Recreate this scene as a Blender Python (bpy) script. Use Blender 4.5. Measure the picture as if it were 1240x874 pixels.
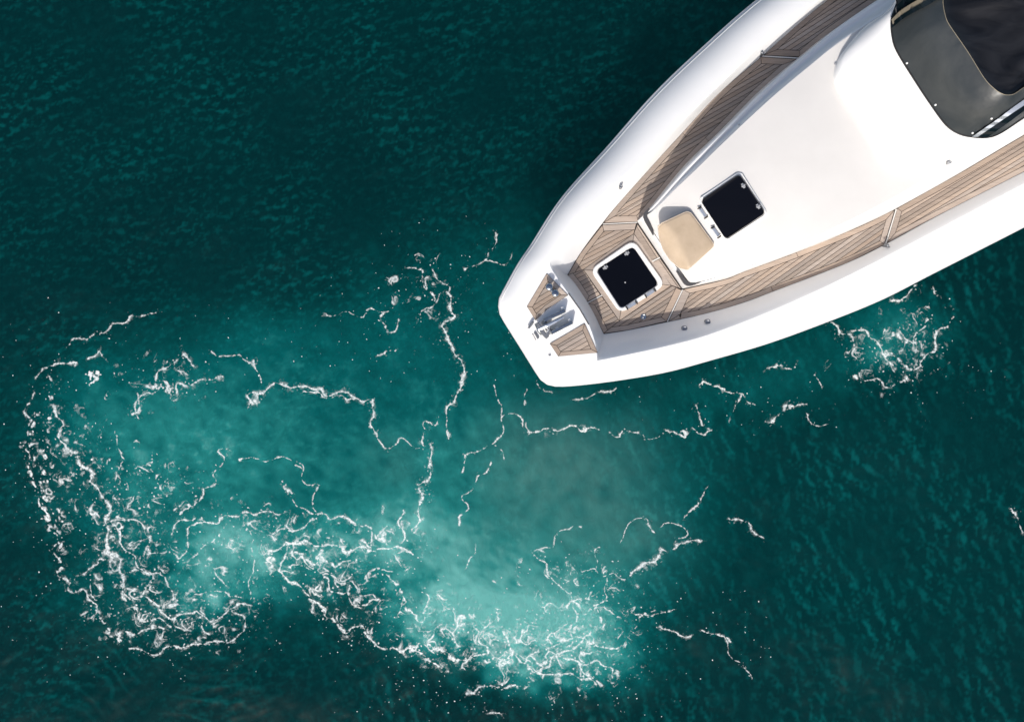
import bpy, bmesh, math, random
import numpy as np
from mathutils import Vector

# ------------------------------------------------------------------ camera, sky, sun, exposure
for o in list(bpy.data.objects): bpy.data.objects.remove(o, do_unlink=True)
scene = bpy.context.scene
col = scene.collection
CAM_H, LENS = 13.36, 35.0
FPX = 620.0 * LENS / 18.0                      # focal length in photo pixels (photo 1240 x 874)
cam_d = bpy.data.cameras.new('camera'); cam_d.lens = LENS; cam_d.sensor_width = 36.0; cam_d.clip_end = 3000.0
cam = bpy.data.objects.new('camera', cam_d); col.objects.link(cam)
cam.location = (0, 0, CAM_H); scene.camera = cam

SUN_EL = math.radians(42.0)
SH = Vector((0.20, 0.98, 0)).normalized()      # horizontal direction in which shadows fall (world, +Y = up in the photo)
world = bpy.data.worlds.new('World'); scene.world = world; world.use_nodes = True
nt = world.node_tree; bg = nt.nodes['Background']
sky = nt.nodes.new('ShaderNodeTexSky'); sky.sky_type = 'NISHITA'; sky.sun_disc = False
sky.sun_elevation = SUN_EL; sky.sun_rotation = math.atan2(-SH.x, -SH.y)
nt.links.new(sky.outputs[0], bg.inputs[0]); bg.inputs[1].default_value = 0.125; sky.dust_density = 3.5; sky.ozone_density = .7
sd = bpy.data.lights.new('sun', 'SUN'); sd.energy = 3.7; sd.angle = math.radians(0.55); sd.color = (1.0, 0.955, 0.89)
sun = bpy.data.objects.new('sun', sd); col.objects.link(sun)
ldir = Vector((SH.x * math.cos(SUN_EL), SH.y * math.cos(SUN_EL), -math.sin(SUN_EL)))
sun.rotation_euler = ldir.to_track_quat('-Z', 'Y').to_euler(); sun.location = (-6, -20, 25)
scene.view_settings.view_transform = 'Standard'; scene.view_settings.look = 'None'
scene.view_settings.exposure = 0.12; scene.view_settings.gamma = 1.0

rng = np.random.default_rng(11); random.seed(5)

# ------------------------------------------------------------------ helpers
def P(u, v, z=0.0):
    k = (CAM_H - z) / FPX
    return ((u - 620.0) * k, (437.0 - v) * k, z)
BASE = Vector(P(900, 250, 0))                  # the yacht's base point
def cr(keys, n):
    """Catmull-Rom through keys (any dimension), resampled evenly by the length of the first two columns."""
    K = np.asarray(keys, float); m = len(K)
    E = np.vstack([2 * K[0] - K[1], K, 2 * K[-1] - K[-2]])
    out = []
    for i in range(m - 1):
        p0, p1, p2, p3 = E[i:i + 4]
        t = np.linspace(0, 1, 24, endpoint=False)[:, None]
        out.append(.5 * ((2 * p1) + (p2 - p0) * t + (2 * p0 - 5 * p1 + 4 * p2 - p3) * t ** 2 + (3 * p1 - p0 - 3 * p2 + p3) * t ** 3))
    A = np.vstack(out + [K[-1:]])
    s = np.r_[0, np.cumsum(np.hypot(*np.diff(A[:, :2], axis=0).T))]
    q = np.linspace(0, s[-1], n)
    return np.stack([np.interp(q, s, A[:, c]) for c in range(A.shape[1])], 1)
def W(uvz): return np.array([P(*p) for p in uvz])
def link(o, parent=None):
    col.objects.link(o)
    if parent: o.parent = parent
    return o
def mk(name, verts, faces, mat, parent=None, smooth=False, off=True):
    me = bpy.data.meshes.new(name)
    b = BASE if off else Vector((0, 0, 0))
    me.from_pydata([(v[0] - b.x, v[1] - b.y, v[2] - b.z) for v in verts], [], [tuple(int(i) for i in f) for f in faces])
    bm = bmesh.new(); bm.from_mesh(me)
    bmesh.ops.recalc_face_normals(bm, faces=bm.faces); bm.to_mesh(me); bm.free()
    me.materials.append(mat)
    if smooth: me.polygons.foreach_set('use_smooth', [True] * len(me.polygons))
    me.update()
    o = bpy.data.objects.new(name, me)
    return link(o, parent)
def loft(loops, closed=False, caps=False):
    n = len(loops[0]); V = [tuple(p) for L in loops for p in L]; F = []
    for a in range(len(loops) - 1):
        for i in range(n if closed else n - 1):
            j = (i + 1) % n
            F.append((a * n + i, a * n + j, (a + 1) * n + j, (a + 1) * n + i))
    if caps:
        F.append(tuple(range(n))); F.append(tuple((len(loops) - 1) * n + i for i in range(n)))
    return V, F
def prism(poly, z0, z1, ch=0.0):
    """polygon (world xy) from z0 to z1; ch = top chamfer."""
    n = len(poly); c = np.mean(np.array(poly)[:, :2], axis=0)
    loops = [[(x, y, z0) for x, y in poly]]
    if ch > 0:
        ins = inset(poly, ch)
        loops += [[(x, y, z1 - ch) for x, y in poly], [(x, y, z1) for x, y in ins]]
    else: loops += [[(x, y, z1) for x, y in poly]]
    return loft(loops, True, True)
def area(p):
    p = np.asarray(p); x, y = p[:, 0], p[:, 1]
    return .5 * np.sum(x * np.roll(y, -1) - y * np.roll(x, -1))
def inset(poly, d):
    """miter inset; d scalar or one distance per edge (edge i goes from vertex i to i+1)."""
    p = np.asarray(poly, float); n = len(p); s = 1 if area(p) > 0 else -1
    d = np.full(n, float(d)) if np.isscalar(d) else np.asarray(d, float)
    e = np.roll(p, -1, 0) - p; e /= np.maximum(np.hypot(*e.T), 1e-9)[:, None]
    nr = s * np.stack([-e[:, 1], e[:, 0]], 1); out = []
    for i in range(n):
        a, b = nr[i - 1], nr[i]; da, db = d[i - 1], d[i]
        det = a[0] * b[1] - a[1] * b[0]
        if abs(det) < 0.03:
            m = a + b; m /= np.hypot(*m); v = m * (da if abs(da - db) < 1e-9 else max(da, db))
        else: v = np.array([(da * b[1] - db * a[1]) / det, (db * a[0] - da * b[0]) / det])
        out.append(tuple(p[i] + v))
    return out
def clip(poly, nrm, c):
    out = []
    for i in range(len(poly)):
        a, b = poly[i], poly[(i + 1) % len(poly)]
        fa, fb = a[0] * nrm[0] + a[1] * nrm[1] - c, b[0] * nrm[0] + b[1] * nrm[1] - c
        if fa <= 0: out.append(a)
        if fa * fb < 0:
            t = fa / (fa - fb); out.append((a[0] + (b[0] - a[0]) * t, a[1] + (b[1] - a[1]) * t))
    return out
def dedupe(poly, eps=0.003):
    o = []
    for p in poly:
        if not o or math.hypot(p[0] - o[-1][0], p[1] - o[-1][1]) > eps: o.append(p)
    if len(o) > 1 and math.hypot(o[0][0] - o[-1][0], o[0][1] - o[-1][1]) <= eps: o.pop()
    return o
def tube(pts, r, n=8, caps=True):
    pts = [Vector(p) for p in pts]; loops = []
    for i, p in enumerate(pts):
        t = (pts[min(i + 1, len(pts) - 1)] - pts[max(i - 1, 0)]).normalized()
        a = t.cross(Vector((0, 0, 1)));
        if a.length < 1e-3: a = Vector((1, 0, 0))
        a.normalize(); b = t.cross(a)
        rr = r[i] if hasattr(r, '__len__') else r
        loops.append([tuple(p + a * math.cos(k * 2 * math.pi / n) * rr + b * math.sin(k * 2 * math.pi / n) * rr) for k in range(n)])
    return loft(loops, True, caps)
def lathe(c, prof, n=20):
    return loft([[(c[0] + r * math.cos(k * 2 * math.pi / n), c[1] + r * math.sin(k * 2 * math.pi / n), c[2] + z) for k in range(n)] for r, z in prof], True, True)
def rounded(quad, r, n=5):
    """quad in px -> rounded polygon in px."""
    out = []; q = [np.array(p, float) for p in quad]
    for i in range(len(q)):
        a, b, c = q[i - 1], q[i], q[(i + 1) % len(q)]
        u = (a - b) / np.hypot(*(a - b)); v = (c - b) / np.hypot(*(c - b))
        p0, p2 = b + u * r, b + v * r
        for k in range(n + 1):
            t = k / n; out.append(tuple((1 - t) ** 2 * p0 + 2 * t * (1 - t) * b + t * t * p2))
    return out
def join(parts):
    V, F = [], []
    for v, f in parts:
        k = len(V); V += list(v); F += [tuple(i + k for i in g) for g in f]
    return V, F
def tag(o, label=None, cat=None, group=None, kind=None):
    if label: o['label'] = label
    if cat: o['category'] = cat
    if group: o['group'] = group
    if kind: o['kind'] = kind
    return o
def empty(name, loc):
    o = bpy.data.objects.new(name, None); o.location = loc; o.empty_display_size = .2; return link(o)

# ------------------------------------------------------------------ materials
def mat(name, base=(.8, .8, .8), rough=.4, metal=0., spec=.5):
    m = bpy.data.materials.new(name); m.use_nodes = True
    b = m.node_tree.nodes['Principled BSDF']
    b.inputs['Base Color'].default_value = (*base, 1); b.inputs['Roughness'].default_value = rough
    b.inputs['Metallic'].default_value = metal; b.inputs['Specular IOR Level'].default_value = spec
    return m, m.node_tree, b
def add(nt, t, **kw):
    n = nt.nodes.new(t)
    for k, v in kw.items(): setattr(n, k, v)
    return n
def noise(nt, scale, detail=4, rough=.55, vec=None, dist=0.):
    n = add(nt, 'ShaderNodeTexNoise'); n.inputs['Scale'].default_value = scale; n.inputs['Detail'].default_value = detail
    n.inputs['Roughness'].default_value = rough; n.inputs['Distortion'].default_value = dist
    if vec is not None: nt.links.new(vec, n.inputs['Vector'])
    return n
def ramp(nt, fac, stops):
    r = add(nt, 'ShaderNodeValToRGB'); e = r.color_ramp.elements
    while len(e) < len(stops): e.new(.5)
    for i, (p, c) in enumerate(stops): e[i].position = p; e[i].color = (*c, 1)
    nt.links.new(fac, r.inputs[0]); return r
def bump(nt, b, h, strength, dist):
    n = add(nt, 'ShaderNodeBump'); n.inputs['Strength'].default_value = strength; n.inputs['Distance'].default_value = dist
    nt.links.new(h, n.inputs['Height']); nt.links.new(n.outputs[0], b.inputs['Normal']); return n
def objco(nt): return add(nt, 'ShaderNodeTexCoord').outputs['Object']

def gel(name, c, c2, rough, fine=0.0):
    m, t, b = mat(name, c, rough)
    n = noise(t, 2.3, 5, .6, objco(t)); r = ramp(t, n.outputs[0], [(.35, c2), (.65, c)])
    t.links.new(r.outputs[0], b.inputs['Base Color'])
    if fine:
        f = noise(t, 220, 2, .5, objco(t)); bump(t, b, f.outputs[0], fine, .004)
    else:
        f = noise(t, 1.6, 2, .5, objco(t)); bump(t, b, f.outputs[0], .05, .05)
    return m
M = {}
M['gel'] = gel('gelcoat_white', (.83, .83, .825), (.80, .80, .795), .22)
M['nonskid'] = gel('nonskid_cream', (.635, .62, .602), (.61, .595, .578), .62, .22)
M['frame'], t_, b_ = mat('white_plastic', (.78, .78, .77), .35)
M['seam'], t_, b_ = mat('white_sealant', (.62, .60, .57), .6)
M['rail'], t_, b_ = mat('rub_rail', (.55, .56, .57), .4)
M['caulk'], t_, b_ = mat('black_caulk', (.024, .020, .018), .7)
M['rubber'], t_, b_ = mat('black_rubber', (.012, .012, .013), .55)
M['steel'], t_, b_ = mat('polished_steel', (.40, .43, .47), .16, 1.0)
n_ = noise(t_, 30, 3, .6, objco(t_)); r_ = ramp(t_, n_.outputs[0], [(.3, (.12,) * 3), (.7, (.3,) * 3)]); t_.links.new(r_.outputs[0], b_.inputs['Roughness'])
M['galv'], t_, b_ = mat('dull_steel', (.27, .28, .30), .42, .8)
M['glass'], t_, b_ = mat('black_acrylic', (.002, .0025, .005), .06, 0, .18)
n_ = noise(t_, 5, 4, .6, objco(t_)); r_ = ramp(t_, n_.outputs[0], [(.4, (.05,) * 3), (.75, (.22,) * 3)]); t_.links.new(r_.outputs[0], b_.inputs['Roughness'])
M['latch'], t_, b_ = mat('grey_latch', (.30, .31, .33), .4)
M['dark_slot'], t_, b_ = mat('vent_mesh', (.06, .06, .065), .6)
M['navy'], t_, b_ = mat('side_glass', (.004, .008, .011), .08, 0, .3)
M['bronze'], t_, b_ = mat('bronze_trim', (.22, .19, .14), .4, .3)
M['alu'], t_, b_ = mat('satin_aluminium', (.62, .66, .72), .3, .7)

# teak: grain along the boat's axis, tint differs from board to board
def teak(name, ang, lo, hi):
    m, t, b = mat(name, hi, .62, 0, .35)
    mp = add(t, 'ShaderNodeMapping'); mp.inputs['Rotation'].default_value = (0, 0, math.radians(-ang)); mp.inputs['Scale'].default_value = (3.0, 70.0, 10)
    t.links.new(objco(t), mp.inputs['Vector'])
    n = noise(t, 1.0, 6, .62, mp.outputs[0], .4)
    r = ramp(t, n.outputs[0], [(.25, lo), (.5, tuple((a + c) / 2 for a, c in zip(lo, hi))), (.75, hi)])
    oi = add(t, 'ShaderNodeObjectInfo')
    hs = add(t, 'ShaderNodeHueSaturation')
    mr = add(t, 'ShaderNodeMapRange'); mr.inputs['To Min'].default_value = .80; mr.inputs['To Max'].default_value = 1.18
    t.links.new(oi.outputs['Random'], mr.inputs['Value']); t.links.new(mr.outputs[0], hs.inputs['Value'])
    ml = add(t, 'ShaderNodeMath', operation='MULTIPLY'); ml.inputs[1].default_value = 7.31; t.links.new(oi.outputs['Random'], ml.inputs[0])
    fr = add(t, 'ShaderNodeMath', operation='FRACT'); t.links.new(ml.outputs[0], fr.inputs[0])
    ms = add(t, 'ShaderNodeMapRange'); ms.inputs['To Min'].default_value = .78; ms.inputs['To Max'].default_value = 1.12
    t.links.new(fr.outputs[0], ms.inputs['Value']); t.links.new(ms.outputs[0], hs.inputs['Saturation'])
    wn = noise(t, 1.7, 3, .6, objco(t)); wr = ramp(t, wn.outputs[0], [(.35, (.86, .87, .89)), (.65, (1, 1, 1))])
    mx = add(t, 'ShaderNodeMix', data_type='RGBA', blend_type='MULTIPLY'); mx.inputs[0].default_value = 1
    t.links.new(r.outputs[0], hs.inputs['Color']); t.links.new(hs.outputs[0], mx.inputs[6]); t.links.new(wr.outputs[0], mx.inputs[7])
    t.links.new(mx.outputs[2], b.inputs['Base Color'])
    bump(t, b, n.outputs[0], .25, .003)
    return m
M['teak'] = teak('weathered_teak', 31.5, (.29, .225, .178), (.45, .362, .295))
M['teak_cross'] = teak('weathered_teak_margin', 60, (.335, .26, .207), (.475, .38, .308))

# tan upholstery
m, t, b = mat('tan_vinyl', (.56, .44, .31), .5, 0, .4); M['tan'] = m
n = noise(t, 6, 4, .6, objco(t)); r = ramp(t, n.outputs[0], [(.3, (.43, .335, .235)), (.7, (.51, .40, .29))]); t.links.new(r.outputs[0], b.inputs['Base Color'])
f = noise(t, 60, 3, .6, objco(t)); bump(t, b, f.outputs[0], .12, .006)
M['piping'], t_, b_ = mat('pale_piping', (.60, .50, .39), .5)
# grey mesh cover over the windscreen
m, t, b = mat('grey_mesh_cover', (.085, .10, .10), .34, 0, .45); M['mesh'] = m
n = noise(t, 1.3, 4, .6, objco(t), .6); r = ramp(t, n.outputs[0], [(.3, (.014, .020, .025)), (.5, (.030, .035, .038)), (.75, (.052, .057, .058))]); t.links.new(r.outputs[0], b.inputs['Base Color'])
f = noise(t, 3.2, 3, .5, objco(t)); bump(t, b, f.outputs[0], .25, .05)
# black vinyl cover, wrinkled
m, t, b = mat('black_vinyl', (.013, .013, .017), .36, 0, .4); M['vinyl'] = m
mp = add(t, 'ShaderNodeMapping'); mp.inputs['Rotation'].default_value = (0, 0, .6); mp.inputs['Scale'].default_value = (2.2, 5.5, 2)
t.links.new(objco(t), mp.inputs['Vector'])
n = noise(t, .8, 3, .5, mp.outputs[0], 1.2); bump(t, b, n.outputs[0], .22, .06)
r = ramp(t, n.outputs[0], [(.38, (.004, .004, .005)), (.68, (.015, .0155, .018))]); t.links.new(r.outputs[0], b.inputs['Base Color'])

# ------------------------------------------------------------------ the sea
def fields(px, py, blobs):
    a = np.zeros_like(px)
    for cx, cy, rx, ry, ang, amp in blobs:
        c, s = math.cos(math.radians(ang)), math.sin(math.radians(ang))
        dx, dy = px - cx, py - cy
        q = ((dx * c + dy * s) / rx) ** 2 + ((-dx * s + dy * c) / ry) ** 2
        a += amp * np.exp(-q ** 1.25)
    return a
def fft_noise(ny, nx, dx, kfun, seed):
    g = np.random.default_rng(seed)
    kx = np.fft.fftfreq(nx, dx) * 2 * np.pi; ky = np.fft.fftfreq(ny, dx) * 2 * np.pi
    KX, KY = np.meshgrid(kx, ky); k = np.hypot(KX, KY); k[0, 0] = 1e-6
    A = kfun(KX, KY, k); A[0, 0] = 0
    z = np.fft.ifft2(np.fft.fft2(g.standard_normal((ny, nx))) * A).real
    return z / z.std()
DX = 0.0205; NX, NY = 880, 640
gx = (np.arange(NX) - (NX - 1) / 2) * DX; gy = (np.arange(NY) - (NY - 1) / 2) * DX
GX, GY = np.meshgrid(gx, gy)
def band(lam, width, theta=None, spread=1.0):
    k0 = 2 * np.pi / lam
    def f(KX, KY, k):
        a = np.exp(-(np.log(k / k0) / width) ** 2)
        if theta is not None:
            th = np.arctan2(KY, KX); d = np.abs(np.cos(th - theta)); a = a * (1 - spread + spread * d ** 3)
        return a
    return f
PXW = 620 + GX * FPX / CAM_H; PYW = 437 - GY * FPX / CAM_H      # photo pixel of each water vertex
AER = [(270, 665, 120, 70, 0, .20), (590, 715, 140, 65, 20, .43), (715, 700, 90, 75, -20, .34), (400, 590, 360, 160, 8, .15), (640, 660, 180, 100, 0, .05), (610, 745, 120, 50, 12, .22),
       (200, 520, 125, 85, 0, .27), (120, 470, 50, 40, 0, .12), (330, 545, 170, 80, 0, .23), (360, 425, 130, 55, 0, .20), (530, 420, 100, 120, 0, .18),
       (600, 610, 170, 90, 0, .24), (1078, 400, 60, 42, 0, .40), (690, 530, 150, 80, 0, .18), (950, 455, 120, 45, -15, .15), (470, 640, 90, 45, 0, .30),
       (395, 672, 75, 40, 12, .26), (140, 630, 70, 110, 0, .14), (800, 620, 60, 60, 0, .12), (620, 340, 60, 90, 0, .10), (180, 740, 110, 40, 10, .08), (335, 700, 26, 50, -20, .20), (1060, 620, 260, 240, 0, .035)]
GREY_BLOBS = [(700, 610, 90, 90, 0, .55), (640, 560, 70, 60, 0, .35), (760, 650, 60, 40, 0, .4), (480, 560, 35, 40, 0, .25), (600, 640, 50, 40, 0, .25), (690, 545, 100, 50, 0, .3)]  # patches where the water colour turns greyer
def pool(px, py, cx, cy, rx, ry, ang, amp, soft):
    c, s_ = math.cos(math.radians(ang)), math.sin(math.radians(ang)); dx, dy = px - cx, py - cy
    q = np.sqrt(((dx * c + dy * s_) / rx) ** 2 + ((-dx * s_ + dy * c) / ry) ** 2); return amp / (1 + np.exp((q - 1) / soft))
wn1 = fft_noise(NY, NX, DX, band(1.6, .7), 3); wn2 = fft_noise(NY, NX, DX, band(1.6, .7), 4); wn3 = fft_noise(NY, NX, DX, band(.45, .6), 5); wn5 = fft_noise(NY, NX, DX, band(.30, .8, 1.0, .9), 7)
wpx = PXW + 4.5 * wn1 + 2.5 * wn3; wpy = PYW + 4.5 * wn2 - 2.5 * wn3
aer = fields(wpx, wpy, AER) + pool(wpx, wpy, 266, 682, 60, 55, 0, .44, .13) + pool(wpx, wpy, 622, 772, 155, 54, 10, .48, .11)
aer = np.clip(aer * (1 + .07 * wn3 + .05 * wn1 + .05 * wn5), 0, 1.1)
grey_tint = np.clip(fields(wpx, wpy, GREY_BLOBS) * (1 + .15 * wn3), 0, 1)
open_ = fields(PXW, PYW, [(250, 130, 420, 230, 0, 1.0), (1120, 640, 260, 330, 0, .7)])
calm = np.clip(1 - .55 * aer, .3, 1)
h = .52 * (.030 * fft_noise(NY, NX, DX, band(2.6, .5, 1.2, .7), 21) + .013 * fft_noise(NY, NX, DX, band(.95, .45, 2.7, .5), 22)
     + .0066 * fft_noise(NY, NX, DX, band(.40, .35, 2.75, .75), 23) * (.8 + .35 * wn1.clip(-1, 1)) + .0030 * fft_noise(NY, NX, DX, band(.19, .35, 2.2, .6), 24) * (.8 + .4 * wn2.clip(-1, 1))) * calm
def rings(cx, cy, lam, r0, r1, a0, spread, amp):
    dx, dy = PXW - cx, PYW - cy; r = np.hypot(dx, dy); th = np.arctan2(dy, dx) - math.radians(a0); th = (th + np.pi) % (2 * np.pi) - np.pi
    mk_ = np.clip((r - r0) / 30, 0, 1) * np.clip((r1 - r) / 80, 0, 1) * np.exp(-(th / math.radians(spread)) ** 2)
    return amp * mk_ * np.sin(2 * np.pi * (r + 5 * wn1 + 1.5 * wn3) / lam) * (.7 + .4 * wn2.clip(-1.5, 1.5))
h += rings(270, 660, 17, 120, 330, 110, 60, .0014) + rings(270, 660, 9, 110, 330, 120, 60, .0005) + rings(690, 620, 13, 40, 230, -60, 70, .0018) + rings(690, 640, 21, 120, 330, 20, 50, .002)
edge = np.minimum.reduce([(GX - gx[0]), (gx[-1] - GX), (GY - gy[0]), (gy[-1] - GY)])
h *= np.clip(edge / .8, 0, 1)
# radial streaks drawn round the vortex
# bright wave facets: light painted into the water colour as pale flakes
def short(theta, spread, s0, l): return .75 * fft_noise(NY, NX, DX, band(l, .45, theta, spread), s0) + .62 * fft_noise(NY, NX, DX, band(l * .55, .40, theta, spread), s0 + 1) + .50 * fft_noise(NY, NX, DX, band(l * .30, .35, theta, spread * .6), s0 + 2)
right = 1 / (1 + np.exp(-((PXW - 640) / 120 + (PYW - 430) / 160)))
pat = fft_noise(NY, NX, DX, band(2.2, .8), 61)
facet_light = (np.clip(short(.42, .72, 41, .27) - .02, 0, 2.2) * right + .86 * np.clip(short(1.75, .45, 51, .19) - .08, 0, 2.2) * (1 - right)) * np.clip(.74 + .30 * pat, .2, 1.3) * np.clip(1 - .6 * aer, .45, 1)
facet_light += np.clip((rings(270, 660, 17, 120, 340, 110, 65, 1.0) + .6 * rings(270, 660, 9, 110, 340, 120, 65, 1.0) + .7 * rings(690, 620, 13, 40, 230, -60, 70, 1.0)) * .9 - .25 + .25 * wn3, 0, 1.2) * .85  # ripple rings get the same painted brightness
def sample_h(wx, wy):
    fx = np.clip((wx - gx[0]) / DX, 0, NX - 1.001); fy = np.clip((wy - gy[0]) / DX, 0, NY - 1.001)
    ix, iy = fx.astype(int), fy.astype(int); ax, ay = fx - ix, fy - iy
    return (h[iy, ix] * (1 - ax) * (1 - ay) + h[iy, ix + 1] * ax * (1 - ay) + h[iy + 1, ix] * (1 - ax) * ay + h[iy + 1, ix + 1] * ax * ay)
verts = np.stack([GX.ravel(), GY.ravel(), h.ravel()], 1)
idx = np.arange(NX * NY).reshape(NY, NX)
quads = np.stack([idx[:-1, :-1], idx[:-1, 1:], idx[1:, 1:], idx[1:, :-1]], -1).reshape(-1, 4)
ring = [idx[0, 0], idx[0, -1], idx[-1, -1], idx[-1, 0]]
R = 900.0; nb = len(verts)
outer = np.array([[-R, -R, 0], [R, -R, 0], [R, R, 0], [-R, R, 0]])
sides = [idx[0, :], idx[:, -1], idx[-1, ::-1], idx[::-1, 0]]
allv = np.vstack([verts, outer])
me = bpy.data.meshes.new('sea')
polys = [tuple(q) for q in quads.tolist()]
tail = []
for k, s in enumerate(sides):
    tail.append(tuple([int(s[0]), nb + k, nb + (k + 1) % 4] + [int(i) for i in s[:0:-1]]))
me.from_pydata(allv.tolist(), [], polys + tail)
me.polygons.foreach_set('use_smooth', [True] * len(me.polygons))
for nm, arr in (('aeration', aer), ('grey_patch', grey_tint), ('crest', facet_light)):  # the crest attribute carries the painted facet light
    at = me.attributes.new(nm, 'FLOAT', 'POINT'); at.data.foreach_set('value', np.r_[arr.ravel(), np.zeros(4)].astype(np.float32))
me.update()
sea = bpy.data.objects.new('sea', me); link(sea); tag(sea, 'dark teal rippled sea with pale turquoise churned patches around the yacht', None, None, 'structure')
m, t, b = mat('sea_water', (.002, .03, .034), .09, 0, .5); me.materials.append(m)
b.inputs['IOR'].default_value = 1.33
aa = add(t, 'ShaderNodeAttribute', attribute_name='aeration'); am = add(t, 'ShaderNodeAttribute', attribute_name='grey_patch')
gp = add(t, 'ShaderNodeNewGeometry').outputs['Position']
n1 = noise(t, .55, 4, .6, gp, .5); n5 = add(t, 'ShaderNodeAttribute', attribute_name='crest')  # crest: painted facet light that lifts the base colour
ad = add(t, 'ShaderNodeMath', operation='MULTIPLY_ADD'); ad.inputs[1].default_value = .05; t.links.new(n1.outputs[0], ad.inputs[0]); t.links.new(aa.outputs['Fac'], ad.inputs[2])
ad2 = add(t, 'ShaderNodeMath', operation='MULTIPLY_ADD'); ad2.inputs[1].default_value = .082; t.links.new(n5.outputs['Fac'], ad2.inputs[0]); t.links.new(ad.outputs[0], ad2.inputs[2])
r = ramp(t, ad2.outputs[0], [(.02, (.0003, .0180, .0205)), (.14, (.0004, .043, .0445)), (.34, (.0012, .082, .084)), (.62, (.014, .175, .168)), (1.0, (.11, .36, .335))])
mx = add(t, 'ShaderNodeMix', data_type='RGBA'); mx.inputs[7].default_value = (.052, .145, .135, 1)
mm = add(t, 'ShaderNodeMath', operation='MULTIPLY'); mm.inputs[1].default_value = .6; t.links.new(am.outputs['Fac'], mm.inputs[0])
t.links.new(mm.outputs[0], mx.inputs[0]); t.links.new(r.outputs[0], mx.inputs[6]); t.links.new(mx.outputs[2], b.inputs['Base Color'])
b.subsurface_method = 'BURLEY'
b.inputs['Subsurface Weight'].default_value = 1.0; b.inputs['Specular IOR Level'].default_value = 0.0
b.inputs['Subsurface Radius'].default_value = (.3, 1.0, 1.0); b.inputs['Subsurface Scale'].default_value = 14.0
mp = add(t, 'ShaderNodeMapping'); mp.inputs['Rotation'].default_value = (0, 0, -.44); mp.inputs['Scale'].default_value = (1.0, .5, 1)
t.links.new(gp, mp.inputs['Vector'])
f1 = noise(t, 9, 4, .6, mp.outputs[0], .4)
df = add(t, 'ShaderNodeBsdfDiffuse'); t.links.new(mx.outputs[2], df.inputs['Color'])
bu = add(t, 'ShaderNodeBump'); bu.inputs['Strength'].default_value = 1.0; bu.inputs['Distance'].default_value = .22; t.links.new(f1.outputs[0], bu.inputs['Height']); t.links.new(bu.outputs[0], df.inputs['Normal'])
m1 = add(t, 'ShaderNodeMixShader'); m1.inputs[0].default_value = .20; t.links.new(b.outputs[0], m1.inputs[1]); t.links.new(df.outputs[0], m1.inputs[2])
gl = add(t, 'ShaderNodeBsdfGlossy'); gl.inputs['Roughness'].default_value = .02
fr = add(t, 'ShaderNodeFresnel'); fr.inputs['IOR'].default_value = 1.18
m2 = add(t, 'ShaderNodeMixShader'); t.links.new(fr.outputs[0], m2.inputs[0]); t.links.new(m1.outputs[0], m2.inputs[1]); t.links.new(gl.outputs[0], m2.inputs[2])
t.links.new(m2.outputs[0], t.nodes['Material Output'].inputs['Surface'])

# ------------------------------------------------------------------ the yacht: hull
DZ = 1.31                                                     # deck height above the water
yacht = empty('yacht', BASE)
tag(yacht, 'white motor yacht with blunt bow, teak side decks, two black hatches and dark windscreen cover', 'yacht')
# keys: lip u,v | crest u,v | crest height above deck | drop from crest to lip
K = [(1400, -290, 1427, -258, .15, .26), (1250, -205, 1278, -170, .15, .26), (1100, -115, 1130, -80, .16, .26), (1000, -58, 1034, -24, .17, .26), (918, 0, 950, 26, .19, .25), (846, 63, 879, 96, .21, .25),
     (791, 116, 823, 149, .25, .24), (736, 178.5, 770, 199, .30, .23), (681, 240, 706, 259, .37, .21), (643, 298, 671, 309, .40, .17), (628, 320, 652, 330, .40, .12),
     (612, 349, 635, 360, .40, .09), (605.5, 362, 630, 368, .40, .08), (605, 373, 630, 375, .40, .08), (608, 383, 634, 384, .40, .08), (631, 420, 648, 409, .40, .08), (651, 452, 662, 430, .40, .08),
     (657, 460, 668, 436, .40, .08), (665.5, 465, 675, 440, .40, .09), (680, 466.5, 690, 441, .40, .10), (711, 464, 716, 438, .40, .14), (760, 457.5, 762, 429, .40, .17), (810, 448.5, 812, 418, .38, .19), (860, 435, 856, 406, .34, .21),
     (930, 414.5, 918, 383, .28, .23), (1003, 388, 985, 354, .22, .24), (1068, 361.5, 1049, 323, .19, .25), (1130, 330, 1111, 291, .16, .25), (1240, 274, 1219, 234, .14, .26), (1330, 227, 1310, 186, .14, .26), (1480, 142, 1462, 106, .14, .26), (1630, 52, 1612, 17, .14, .26)]
N = 240
S = cr(K, N)
crest = [P(r[2], r[3], DZ + r[4]) for r in S]
lipz = DZ + S[:, 4] - S[:, 5]
gun = []
for tt in (0, .035, .10, .19, .30, .43, .60, .80, 1.0):
    zf = 1 - (1 - tt) ** 2.5
    L = []
    for i, r in enumerate(S):
        z = lipz[i] + r[5] * zf; a = np.array(P(r[0], r[1], lipz[i])); c = np.array(crest[i])
        p = a + (c - a) * tt; L.append((p[0], p[1], z))
    gun.append(L)
V, F = loft(gun); mk('gunwale', V, F, M['gel'], yacht, True)
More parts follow.
